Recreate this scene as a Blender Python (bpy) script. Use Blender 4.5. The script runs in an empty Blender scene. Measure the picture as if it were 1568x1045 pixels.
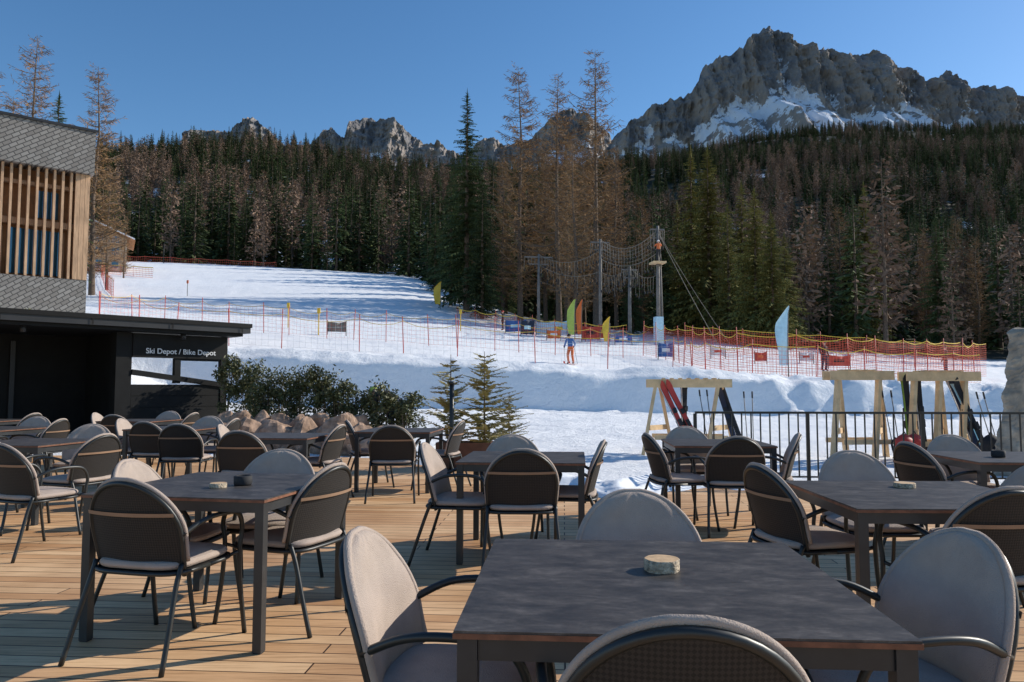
import bpy, math, random
import numpy as np
from mathutils import Vector, Matrix, noise, Euler
R=random.Random(7)
scene=bpy.context.scene
coll=scene.collection
F=1132.0; EYE=1.3
# ------------------------------------------------------------------ materials
def newmat(name):
    m=bpy.data.materials.new(name); m.use_nodes=True
    nt=m.node_tree; b=nt.nodes['Principled BSDF']; return m,nt,b
def N(nt,t,**kw):
    n=nt.nodes.new(t)
    for k,v in kw.items(): setattr(n,k,v)
    return n
def ramp(nt,fac,stops):
    r=N(nt,'ShaderNodeValToRGB'); e=r.color_ramp.elements
    while len(e)>1: e.remove(e[-1])
    e[0].position=stops[0][0]; e[0].color=(*stops[0][1],1)
    for p,c in stops[1:]:
        x=e.new(p); x.color=(*c,1)
    nt.links.new(fac,r.inputs[0]); return r
def mat(name,col,rough=.6,metal=0,var=.25,scale=6,bump=.0,bscale=40,random_obj=0,spec=.5,stretch=None):
    m,nt,b=newmat(name); L=nt.links
    tc=N(nt,'ShaderNodeTexCoord'); src=tc.outputs['Object']
    if stretch:
        mp=N(nt,'ShaderNodeMapping'); mp.inputs['Scale'].default_value=stretch; L.new(src,mp.inputs[0]); src=mp.outputs[0]
    n=N(nt,'ShaderNodeTexNoise'); n.inputs['Scale'].default_value=scale; n.inputs['Detail'].default_value=6; n.inputs['Roughness'].default_value=.6
    L.new(src,n.inputs['Vector'])
    lo=tuple(c*(1-var) for c in col); hi=tuple(min(1,c*(1+var)) for c in col)
    r=ramp(nt,n.outputs['Fac'],[(.3,lo),(.7,hi)]); out=r.outputs[0]
    if random_obj:
        oi=N(nt,'ShaderNodeObjectInfo'); mr=N(nt,'ShaderNodeMapRange'); L.new(oi.outputs['Random'],mr.inputs[0])
        mr.inputs[3].default_value=1-random_obj; mr.inputs[4].default_value=1+random_obj
        mx=N(nt,'ShaderNodeVectorMath',operation='SCALE'); L.new(out,mx.inputs[0]); L.new(mr.outputs[0],mx.inputs['Scale']); out=mx.outputs[0]
    L.new(out,b.inputs['Base Color'])
    b.inputs['Roughness'].default_value=rough; b.inputs['Metallic'].default_value=metal
    b.inputs['Specular IOR Level'].default_value=spec
    if bump:
        n2=N(nt,'ShaderNodeTexNoise'); n2.inputs['Scale'].default_value=bscale; n2.inputs['Detail'].default_value=5; L.new(src,n2.inputs['Vector'])
        bp=N(nt,'ShaderNodeBump'); bp.inputs['Strength'].default_value=bump; bp.inputs['Distance'].default_value=.02
        L.new(n2.outputs['Fac'],bp.inputs['Height']); L.new(bp.outputs[0],b.inputs['Normal'])
    return m
M={}
M['metal']=mat('dark_powder_coat',(.016,.019,.019),.42,0,.2,10)
M['legmetal']=mat('table_leg_metal',(.03,.032,.034),.4,.1,.2,8)
M['cushion']=mat('cushion_fabric',(.44,.36,.305),.95,0,.14,5,.4,250,spec=.1)
M['strap']=mat('strap_fabric',(.30,.19,.12),.9,0,.1)
M['edge']=mat('tabletop_edge',(.18,.07,.035),.6,0,.4,20)
M['black']=mat('black_cladding_dark_interior',(.008,.008,.008),.7,0,.3,3,.1,spec=.25)
M['darkmetal']=mat('roof_metal',(.025,.025,.027),.5,.2,.2,2)
M['pine']=mat('pine_timber',(.72,.50,.27),.7,0,.2,5,.2,30)
M['oak']=mat('rock_boulder',(.36,.245,.175),.95,0,.55,5,1,9,spec=.1)
M['stone']=mat('limestone',(.34,.295,.235),.95,0,.4,4,1,9,spec=.1)
M['bark']=mat('bark',(.13,.095,.07),.95,0,.4,8,.8,20)
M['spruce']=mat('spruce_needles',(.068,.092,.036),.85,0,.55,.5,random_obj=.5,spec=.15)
M['spruce_lit']=mat('spruce_needles_sunlit',(.20,.185,.055),.85,0,.4,.5,random_obj=.2,spec=.15)  # sunlight on the right-hand spruces put into a yellower, brighter needle colour
M['larch']=mat('larch_twigs',(.24,.16,.115),.9,0,.35,.4,random_obj=.4,spec=.1)
M['larch2']=mat('larch_twigs_hero',(.31,.185,.09),.9,0,.35,.4,spec=.1)
M['leaf']=mat('shrub_leaf',(.085,.088,.028),.6,0,.6,3)
M['leafbrown']=mat('shrub_leaf_brown',(.24,.12,.045),.8,0,.5,3)
M['fir']=mat('young_fir',(.29,.245,.085),.8,0,.4,4)
M['red']=mat('red_plastic',(.50,.045,.03),.5,0,.15)
M['orange']=mat('orange_net',(.70,.12,.06),.7,0,.15)
M['yellow']=mat('yellow_fabric',(.72,.48,.05),.6,0,.12)
M['lime']=mat('lime_fabric',(.40,.52,.10),.6,0,.12)
M['blue']=mat('blue_fabric',(.04,.12,.34),.6,0,.15)
M['sky']=mat('lightblue_fabric',(.48,.70,.80),.7,0,.12)
M['white']=mat('white_fabric',(.72,.72,.72),.7,0,.08)
M['navy']=mat('navy_fabric',(.02,.03,.06),.8,0,.2)
M['dark']=mat('dark_fabric',(.02,.02,.022),.8,0,.2)
M['orangef']=mat('orange_fabric',(.7,.16,.04),.7,0,.1)
M['skin']=mat('skin',(.55,.33,.24),.6,0,.08)
M['grey']=mat('weathered_post',(.17,.155,.14),.7,.1,.35,2)
M['wire']=mat('rope',(.24,.21,.17),.8,0,.2)
M['planterw']=mat('corten_planter',(.15,.06,.03),.7,0,.3,5)
M['timber']=mat('larch_cladding',(.50,.31,.18),.7,0,.3,3,.2,20,stretch=(4,4,.6))
M['timberdark']=mat('recess_timber',(.36,.17,.07),.8,0,.3,2)
M['plaster']=mat('plaster',(.45,.38,.3),.9,0,.12)
M['roofsnow']=mat('drifted_snow',(.84,.86,.88),.8,0,.05,3,.8,7)
M['woodslice']=mat('log_slice_top',(.60,.40,.22),.7,0,.25,30)
M['barkslice']=mat('log_slice_bark',(.52,.42,.30),.9,0,.6,60,.8,100)
def glass():
    m,nt,b=newmat('window_glass'); b.inputs['Base Color'].default_value=(.08,.20,.28,1); b.inputs['Roughness'].default_value=.06
    b.inputs['Metallic'].default_value=.5
    n=N(nt,'ShaderNodeTexNoise'); n.inputs['Scale'].default_value=.6; bp=N(nt,'ShaderNodeBump'); bp.inputs['Strength'].default_value=.05
    nt.links.new(n.outputs[0],bp.inputs['Height']); nt.links.new(bp.outputs[0],b.inputs['Normal']); return m
M['glass']=glass()
def tabletop():
    m,nt,b=newmat('stone_tabletop'); L=nt.links; tc=N(nt,'ShaderNodeTexCoord')
    mp=N(nt,'ShaderNodeMapping'); mp.inputs['Scale'].default_value=(.7,1.5,1); L.new(tc.outputs['Object'],mp.inputs[0])
    n=N(nt,'ShaderNodeTexNoise'); n.inputs['Scale'].default_value=9; n.inputs['Detail'].default_value=12; n.inputs['Roughness'].default_value=.80; n.inputs['Distortion'].default_value=.2
    L.new(mp.outputs[0],n.inputs[0])
    r=ramp(nt,n.outputs[0],[(.38,(.032,.028,.026)),(.48,(.054,.047,.042)),(.55,(.078,.068,.060)),(.64,(.135,.118,.105))]); L.new(r.outputs[0],b.inputs['Base Color'])
    n2=N(nt,'ShaderNodeTexNoise'); n2.inputs['Scale'].default_value=14; n2.inputs['Detail'].default_value=7; L.new(tc.outputs['Object'],n2.inputs[0])
    mr=N(nt,'ShaderNodeMapRange'); mr.inputs[3].default_value=.34; mr.inputs[4].default_value=.52; L.new(n2.outputs[0],mr.inputs[0]); L.new(mr.outputs[0],b.inputs['Roughness'])
    bp=N(nt,'ShaderNodeBump'); bp.inputs['Strength'].default_value=.12; bp.inputs['Distance'].default_value=.004; L.new(n2.outputs[0],bp.inputs['Height']); L.new(bp.outputs[0],b.inputs['Normal'])
    b.inputs['Specular IOR Level'].default_value=.35
    return m
M['top']=tabletop()
def weave():
    m,nt,b=newmat('woven_textilene'); L=nt.links; tc=N(nt,'ShaderNodeTexCoord')
    mp=N(nt,'ShaderNodeMapping'); mp.inputs['Rotation'].default_value=(0,math.radians(45),0); mp.inputs['Scale'].default_value=(1,.001,1); L.new(tc.outputs['Object'],mp.inputs[0])
    ck=N(nt,'ShaderNodeTexChecker'); ck.inputs['Scale'].default_value=120; L.new(mp.outputs[0],ck.inputs[0])
    ck.inputs[1].default_value=(.024,.020,.018,1); ck.inputs[2].default_value=(.005,.005,.005,1)
    L.new(ck.outputs[0],b.inputs['Base Color']); b.inputs['Roughness'].default_value=.7
    bp=N(nt,'ShaderNodeBump'); bp.inputs['Strength'].default_value=.5; bp.inputs['Distance'].default_value=.004; L.new(ck.outputs[1],bp.inputs['Height']); L.new(bp.outputs[0],b.inputs['Normal'])
    return m
M['weave']=weave()
def deckmat():
    m,nt,b=newmat('larch_decking'); L=nt.links; tc=N(nt,'ShaderNodeTexCoord')
    mp=N(nt,'ShaderNodeMapping'); mp.inputs['Rotation'].default_value=(0,0,math.radians(4)); L.new(tc.outputs['Object'],mp.inputs[0])
    br=N(nt,'ShaderNodeTexBrick'); br.inputs['Scale'].default_value=1; br.inputs['Brick Width'].default_value=3.2; br.inputs['Row Height'].default_value=.13; br.inputs['Mortar Size'].default_value=.005; br.offset=.37
    br.inputs['Mortar Smooth'].default_value=.2; br.inputs['Bias'].default_value=0
    br.inputs['Color1'].default_value=(.60,.335,.16,1); br.inputs['Color2'].default_value=(.82,.54,.30,1); br.inputs['Mortar'].default_value=(.06,.03,.015,1)
    L.new(mp.outputs[0],br.inputs[0])
    m2=N(nt,'ShaderNodeMapping'); m2.inputs['Rotation'].default_value=(0,0,math.radians(4)); m2.inputs['Scale'].default_value=(1.2,22,1); L.new(tc.outputs['Object'],m2.inputs[0])
    n=N(nt,'ShaderNodeTexNoise'); n.inputs['Scale'].default_value=2; n.inputs['Detail'].default_value=8; n.inputs['Roughness'].default_value=.7; L.new(m2.outputs[0],n.inputs[0])
    r=ramp(nt,n.outputs[0],[(.3,(.58,.52,.47)),(.5,(1,1,1)),(.75,(1.15,1.15,1.15))])
    n3=N(nt,'ShaderNodeTexNoise'); n3.inputs['Scale'].default_value=.9; n3.inputs['Detail'].default_value=5; L.new(tc.outputs['Object'],n3.inputs[0])
    r3=ramp(nt,n3.outputs[0],[(.35,(.74,.68,.62)),(.6,(1.05,1.05,1.05))])
    mx=N(nt,'ShaderNodeMix',data_type='RGBA',blend_type='MULTIPLY'); mx.inputs[0].default_value=1; L.new(br.outputs[0],mx.inputs[6]); L.new(r.outputs[0],mx.inputs[7])
    mx2=N(nt,'ShaderNodeMix',data_type='RGBA',blend_type='MULTIPLY'); mx2.inputs[0].default_value=1; L.new(mx.outputs[2],mx2.inputs[6]); L.new(r3.outputs[0],mx2.inputs[7])
    L.new(mx2.outputs[2],b.inputs['Base Color']); b.inputs['Roughness'].default_value=.6; b.inputs['Specular IOR Level'].default_value=.35
    bp=N(nt,'ShaderNodeBump'); bp.inputs['Strength'].default_value=.6; bp.inputs['Distance'].default_value=.01; bp.invert=True
    L.new(br.outputs['Fac'],bp.inputs['Height'])
    bp2=N(nt,'ShaderNodeBump'); bp2.inputs['Strength'].default_value=.25; bp2.inputs['Distance'].default_value=.004; L.new(n.outputs[0],bp2.inputs['Height']); L.new(bp.outputs[0],bp2.inputs['Normal'])
    L.new(bp2.outputs[0],b.inputs['Normal']); return m
M['deck']=deckmat()
def snowmat():
    m,nt,b=newmat('snow_ground'); L=nt.links; tc=N(nt,'ShaderNodeTexCoord')
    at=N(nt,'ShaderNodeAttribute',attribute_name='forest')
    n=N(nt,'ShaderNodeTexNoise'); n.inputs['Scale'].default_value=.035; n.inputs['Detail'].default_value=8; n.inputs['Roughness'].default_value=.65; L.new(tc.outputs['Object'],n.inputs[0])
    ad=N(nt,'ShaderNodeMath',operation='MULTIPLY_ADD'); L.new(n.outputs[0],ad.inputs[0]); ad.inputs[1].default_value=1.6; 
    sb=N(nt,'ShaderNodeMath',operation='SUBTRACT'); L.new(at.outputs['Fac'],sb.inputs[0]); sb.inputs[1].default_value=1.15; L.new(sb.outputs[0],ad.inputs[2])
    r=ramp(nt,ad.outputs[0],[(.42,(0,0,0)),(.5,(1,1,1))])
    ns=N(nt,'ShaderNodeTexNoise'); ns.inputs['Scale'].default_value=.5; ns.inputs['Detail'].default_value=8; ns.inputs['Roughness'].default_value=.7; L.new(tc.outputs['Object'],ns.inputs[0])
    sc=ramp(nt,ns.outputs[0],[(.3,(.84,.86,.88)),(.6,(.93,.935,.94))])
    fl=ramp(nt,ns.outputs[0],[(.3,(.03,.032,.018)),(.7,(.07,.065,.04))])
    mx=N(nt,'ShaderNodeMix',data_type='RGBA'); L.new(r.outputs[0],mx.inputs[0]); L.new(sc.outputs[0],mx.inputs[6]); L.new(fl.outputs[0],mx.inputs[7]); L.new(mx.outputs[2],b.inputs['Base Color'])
    b.inputs['Roughness'].default_value=.75; b.inputs['Specular IOR Level'].default_value=.2
    nb=N(nt,'ShaderNodeTexNoise'); nb.inputs['Scale'].default_value=2.2; nb.inputs['Detail'].default_value=10; nb.inputs['Roughness'].default_value=.72; L.new(tc.outputs['Object'],nb.inputs[0])
    bp=N(nt,'ShaderNodeBump'); bp.inputs['Strength'].default_value=.8; bp.inputs['Distance'].default_value=.14; L.new(nb.outputs[0],bp.inputs['Height']); L.new(bp.outputs[0],b.inputs['Normal'])
    return m
M['snow']=snowmat()
def mountmat():
    m,nt,b=newmat('dolomite_rock'); L=nt.links; tc=N(nt,'ShaderNodeTexCoord')
    at=N(nt,'ShaderNodeAttribute',attribute_name='snow')
    n=N(nt,'ShaderNodeTexNoise'); n.inputs['Scale'].default_value=.018; n.inputs['Detail'].default_value=12; n.inputs['Roughness'].default_value=.74; L.new(tc.outputs['Object'],n.inputs[0])
    mp=N(nt,'ShaderNodeMapping'); mp.inputs['Scale'].default_value=(.011,.006,.005); L.new(tc.outputs['Object'],mp.inputs[0])
    n2=N(nt,'ShaderNodeTexNoise'); n2.inputs['Scale'].default_value=1; n2.inputs['Detail'].default_value=10; n2.inputs['Roughness'].default_value=.72; L.new(mp.outputs[0],n2.inputs[0])
    rock=ramp(nt,n2.outputs[0],[(.32,(.12,.12,.128)),(.45,(.235,.225,.225)),(.55,(.36,.305,.26)),(.68,(.27,.26,.265))])  # cool greys paint a little distance haze into the rock colour
    a=N(nt,'ShaderNodeMath',operation='MULTIPLY_ADD'); L.new(n.outputs[0],a.inputs[0]); a.inputs[1].default_value=2.8; L.new(at.outputs['Fac'],a.inputs[2])
    ms=N(nt,'ShaderNodeMath',operation='SUBTRACT'); L.new(a.outputs[0],ms.inputs[0]); ms.inputs[1].default_value=1.4
    sn=ramp(nt,ms.outputs[0],[(.46,(0,0,0)),(.52,(1,1,1))])
    mx=N(nt,'ShaderNodeMix',data_type='RGBA'); L.new(sn.outputs[0],mx.inputs[0]); L.new(rock.outputs[0],mx.inputs[6]); mx.inputs[7].default_value=(.80,.84,.90,1); L.new(mx.outputs[2],b.inputs['Base Color'])
    bp=N(nt,'ShaderNodeBump'); bp.inputs['Strength'].default_value=.9; bp.inputs['Distance'].default_value=16; L.new(n.outputs[0],bp.inputs['Height']); L.new(bp.outputs[0],b.inputs['Normal'])
    b.inputs['Roughness'].default_value=.95; b.inputs['Specular IOR Level'].default_value=.1
    return m
M['mount']=mountmat()
def shingle():
    m,nt,b=newmat('diamond_shingles'); L=nt.links; tc=N(nt,'ShaderNodeTexCoord')
    mp=N(nt,'ShaderNodeMapping'); mp.inputs['Rotation'].default_value=(0,math.radians(35),0); mp.inputs['Scale'].default_value=(1,.001,1); L.new(tc.outputs['Object'],mp.inputs[0])
    sw=N(nt,'ShaderNodeSeparateXYZ'); L.new(mp.outputs[0],sw.inputs[0]); cb=N(nt,'ShaderNodeCombineXYZ'); L.new(sw.outputs[0],cb.inputs[0]); L.new(sw.outputs[2],cb.inputs[1])
    br=N(nt,'ShaderNodeTexBrick'); br.inputs['Scale'].default_value=1; br.inputs['Brick Width'].default_value=.30; br.inputs['Row Height'].default_value=.15; br.inputs['Mortar Size'].default_value=.018
    br.inputs['Color1'].default_value=(.19,.17,.15,1); br.inputs['Color2'].default_value=(.28,.26,.235,1); br.inputs['Mortar'].default_value=(.07,.065,.06,1)
    L.new(cb.outputs[0],br.inputs[0]); L.new(br.outputs[0],b.inputs['Base Color']); b.inputs['Roughness'].default_value=.6
    bp=N(nt,'ShaderNodeBump'); bp.inputs['Strength'].default_value=.6; bp.inputs['Distance'].default_value=.03; bp.invert=True; L.new(br.outputs['Fac'],bp.inputs['Height']); L.new(bp.outputs[0],b.inputs['Normal'])
    return m
M['shingle']=shingle()
# ------------------------------------------------------------------ mesh builder
class MB:
    def __init__(s): s.v=[]; s.f=[]; s.m=[]; s.sm=[]; s.mats=[]
    def mi(s,k):
        if k not in s.mats: s.mats.append(k)
        return s.mats.index(k)
    def face(s,idx,k,smooth=False): s.f.append(tuple(idx)); s.m.append(s.mi(k)); s.sm.append(smooth)
    def quad(s,pts,k,smooth=False):
        n=len(s.v); s.v+= [tuple(p) for p in pts]; s.face(range(n,n+len(pts)),k,smooth)
    def box(s,a,b,k,mtx=None):
        x0,y0,z0=a; x1,y1,z1=b
        P=[(x0,y0,z0),(x1,y0,z0),(x1,y1,z0),(x0,y1,z0),(x0,y0,z1),(x1,y0,z1),(x1,y1,z1),(x0,y1,z1)]
        if mtx: P=[tuple(mtx@Vector(p)) for p in P]
        n=len(s.v); s.v+=P
        for q in [(0,3,2,1),(4,5,6,7),(0,1,5,4),(1,2,6,5),(2,3,7,6),(3,0,4,7)]: s.face([n+i for i in q],k)
    def beam(s,p,q,w,h,k,up=Vector((0,0,1))):
        p=Vector(p); q=Vector(q); d=(q-p).normalized(); sd=d.cross(up)
        if sd.length<1e-3: sd=d.cross(Vector((0,1,0)))
        sd.normalize(); u=sd.cross(d)
        n=len(s.v)
        for c in (p,q):
            for a,b in ((-1,-1),(1,-1),(1,1),(-1,1)): s.v.append(tuple(c+sd*a*w/2+u*b*h/2))
        for qd in [(3,2,1,0),(4,5,6,7),(0,1,5,4),(1,2,6,5),(2,3,7,6),(3,0,4,7)]: s.face([n+i for i in qd],k)
    def tube(s,pts,r,k,n=8,cap=True):
        pts=[Vector(p) for p in pts]; rr=r if isinstance(r,(list,tuple)) else [r]*len(pts)
        up=None; base=len(s.v)
        for i,p in enumerate(pts):
            d=(pts[min(i+1,len(pts)-1)]-pts[max(i-1,0)]).normalized()
            if up is None:
                up=d.orthogonal().normalized()
            else: up=(up-d*up.dot(d)).normalized()
            sd=d.cross(up)
            for j in range(n):
                a=2*math.pi*j/n; s.v.append(tuple(p+(up*math.cos(a)+sd*math.sin(a))*rr[i]))
        for i in range(len(pts)-1):
            for j in range(n):
                j2=(j+1)%n; s.face((base+i*n+j,base+i*n+j2,base+(i+1)*n+j2,base+(i+1)*n+j),k,True)
        if cap:
            s.face([base+j for j in range(n)][::-1],k); s.face([base+(len(pts)-1)*n+j for j in range(n)],k)
    def grid(s,fn,nu,nv,k,flip=False,smooth=True):
        base=len(s.v)
        for i in range(nu+1):
            for j in range(nv+1): s.v.append(tuple(fn(i/nu,j/nv)))
        for i in range(nu):
            for j in range(nv):
                a=base+i*(nv+1)+j; q=(a,a+nv+1,a+nv+2,a+1); s.face(q[::-1] if flip else q,k,smooth)
    def sphere(s,c,r,k,nu=10,nv=8,fn=None,smooth=True):
        c=Vector(c); r=r if isinstance(r,(tuple,list)) else (r,r,r)
        def g(u,v):
            th=u*2*math.pi; ph=v*math.pi
            d=Vector((math.cos(th)*math.sin(ph)*r[0],math.sin(th)*math.sin(ph)*r[1],-math.cos(ph)*r[2]))
            if fn: d=fn(d)
            return c+d
        s.grid(g,nu,nv,k,smooth=smooth)
    def mesh(s,name):
        me=bpy.data.meshes.new(name); me.from_pydata(s.v,[],s.f)
        for k in s.mats: me.materials.append(M[k])
        me.polygons.foreach_set('material_index',s.m); me.polygons.foreach_set('use_smooth',s.sm); me.update(); return me
    def obj(s,name,loc=(0,0,0),rot=0,parent=None,scale=1):
        return place(s.mesh(name),name,loc,rot,parent,scale)
def place(me,name,loc=(0,0,0),rot=0,parent=None,scale=1):
    o=bpy.data.objects.new(name,me); coll.objects.link(o); o.location=loc
    o.rotation_euler=(0,0,rot) if not isinstance(rot,tuple) else rot
    o.scale=(scale,)*3 if not isinstance(scale,tuple) else scale
    if parent: o.parent=parent
    return o
def empty(name,loc=(0,0,0),rot=0):
    o=bpy.data.objects.new(name,None); coll.objects.link(o); o.location=loc; o.rotation_euler=(0,0,rot); o.empty_display_size=.2; return o
def cat(pts,n=6):
    P=[Vector(p) for p in pts]; P=[P[0]*2-P[1]]+P+[P[-1]*2-P[-2]]; out=[]
    for i in range(1,len(P)-2):
        for j in range(n):
            t=j/n; a,b,c,d=P[i-1:i+3]
            out.append(.5*((2*b)+(c-a)*t+(2*a-5*b+4*c-d)*t*t+(3*b-a-3*c+d)*t**3))
    out.append(P[-2]); return out
# ------------------------------------------------------------------ terrain
BC=[-1.4,-.7,-.4,-.1,.1,.4,.7,1.4]
TAB=[
(-40,[-.2]*8),(14,[-.05]*8),(17,[.4,.0,-.05,-.05,-.02,-.05,-.05,-.05]),(22,[1.2,1.0,.1,.1,.12,.05,.0,0]),
(26,[4,3.4,.5,.4,.32,.2,.1,0]),(28,[4.5,3.9,.7,.5,.40,.22,.1,0]),(28.8,[4.7,4.1,2.5,2.2,1.80,1.45,1.1,1]),(29.6,[4.8,4.2,2.9,2.55,2.1,1.75,1.3,1]),
(34,[5.2,4.6,3.15,2.7,2.0,1.65,1.2,1]),(50,[7,6.5,5.5,4.6,3.7,2.8,2,1.8]),(80,[13,12.2,11.1,9.4,7.2,5.8,4.8,4.5]),
(110,[19,18.7,17.2,15.3,10.4,8.5,7.5,7]),(150,[28,27.7,26.3,23.3,15,13,12,12]),(200,[36,36,35.6,33,23,21.4,20.6,21]),
(300,[71,71,70,68.6,58,55,55,57]),(450,[128,128,137,128,122,122,130,132]),(600,[175,175,200,166,173,186,191,195]),
(700,[165,165,190,158,195,210,220,225]),(1200,[200,200,200,200,345,424,424,410]),(1400,[200,200,200,200,315,408,402,390]),(6000,[150]*8)]
YS=[t[0] for t in TAB]; TV=np.array([t[1] for t in TAB])
def lk(b,i):
    return float(np.interp(b,BC,TV[i]))
def hb(X,Y):
    yy=max(Y,12); b=X/yy
    i=0
    while i<len(YS)-2 and Y>YS[i+1]: i+=1
    t=min(1,max(0,(Y-YS[i])/(YS[i+1]-YS[i])))
    a=(lk(b-.05,i)+lk(b,i)+lk(b+.05,i))/3; c=(lk(b-.05,i+1)+lk(b,i+1)+lk(b+.05,i+1))/3
    return a*(1-t)+c*t
DECK=[(-16,-4),(10,-4),(10,9.75),(2.3,10.25),(1.3,9.3),(.3,10.2),(-.5,12.9),(-3,13.9),(-16,14.8)]
def indeck(X,Y,sh=.0):
    c=False; n=len(DECK)
    for i in range(n):
        x1,y1=DECK[i]; x2,y2=DECK[(i+1)%n]
        if (y1>Y)!=(y2>Y) and X<(x2-x1)*(Y-y1)/(y2-y1)+x1: c=not c
    return c
def h(X,Y):
    z=hb(X,Y)
    if Y<1400:
        s=1 if Y<28 else 1.3
        z+=.05*noise.noise((X*.9,Y*.9,0))*s+.03*noise.noise((X*3,Y*3,1))
        if 27<Y<33:
            q=min(1,max(0,(X-4)/6)); z+=(.14+.2*q)*noise.noise((X*.4,Y*.8,4))+(.06+.16*q)*noise.noise((X*1.6,Y*1.2,4))+.05*noise.noise((X*4,Y*3,2))
        if Y>38: z+=min(1,(Y-38)/40)*.7*noise.noise((X*.03,Y*.05,9))
        if Y>200: z+=min(1,(Y-200)/200)*14*noise.noise((X*.008,Y*.008,3))
    return z
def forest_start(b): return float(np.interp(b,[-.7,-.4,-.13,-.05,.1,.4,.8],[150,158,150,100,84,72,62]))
rows=list(np.concatenate([np.linspace(-30,9,14),np.linspace(9.1,27,110),np.linspace(27.1,34,80),np.geomspace(34.5,1500,170),[2200,6000]]))
cols=np.linspace(-1.25,1.25,460)
V=[];FR=[]
for Y in rows:
    for s in cols:
        X=s*(max(Y,0)+16)
        z=h(X,Y)
        if -4<Y<15.5 and indeck(X,Y): z=-.35
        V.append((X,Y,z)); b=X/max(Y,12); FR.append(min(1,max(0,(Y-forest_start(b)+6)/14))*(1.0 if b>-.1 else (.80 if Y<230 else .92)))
nc=len(cols); Fc=[(i*nc+j,i*nc+j+1,(i+1)*nc+j+1,(i+1)*nc+j) for i in range(len(rows)-1) for j in range(nc-1)]
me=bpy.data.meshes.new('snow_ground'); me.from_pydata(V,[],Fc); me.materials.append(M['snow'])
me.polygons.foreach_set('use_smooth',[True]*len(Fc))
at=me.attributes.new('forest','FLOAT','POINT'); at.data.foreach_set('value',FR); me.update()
place(me,'snow_ground')
# ------------------------------------------------------------------ deck
mb=MB(); n=len(DECK)
mb.quad([(x,y,0) for x,y in DECK],'deck')
for i in range(n):
    a=DECK[i]; b=DECK[(i+1)%n]; mb.quad([(a[0],a[1],-.3),(b[0],b[1],-.3),(b[0],b[1],0),(a[0],a[1],0)],'timber')
mb.obj('wooden_deck')
mb=MB()
def spill(u,v):
    segs=[(3.2,10.25),(2.3,10.2),(1.3,9.25),(.3,10.15),(-.5,12.85),(-2,13.5)]
    t=u*(len(segs)-1); i=min(int(t),len(segs)-2); f=t-i; p=Vector(segs[i]).lerp(Vector(segs[i+1]),f)
    w=(v-.5)*1.5; edge=.25*noise.noise((p.x*2,p.y*2,0))
    z=.14*max(0,1-(abs(v-.55)*2)**2)+.08*noise.noise((p.x*4,w*4,0))-.03
    if v in(0,1): z=-.05
    return (p.x+edge*.4,p.y+w+edge,z)
mb.grid(spill,80,14,'roofsnow',flip=True); mb.obj('snow_bank_edge')
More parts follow.
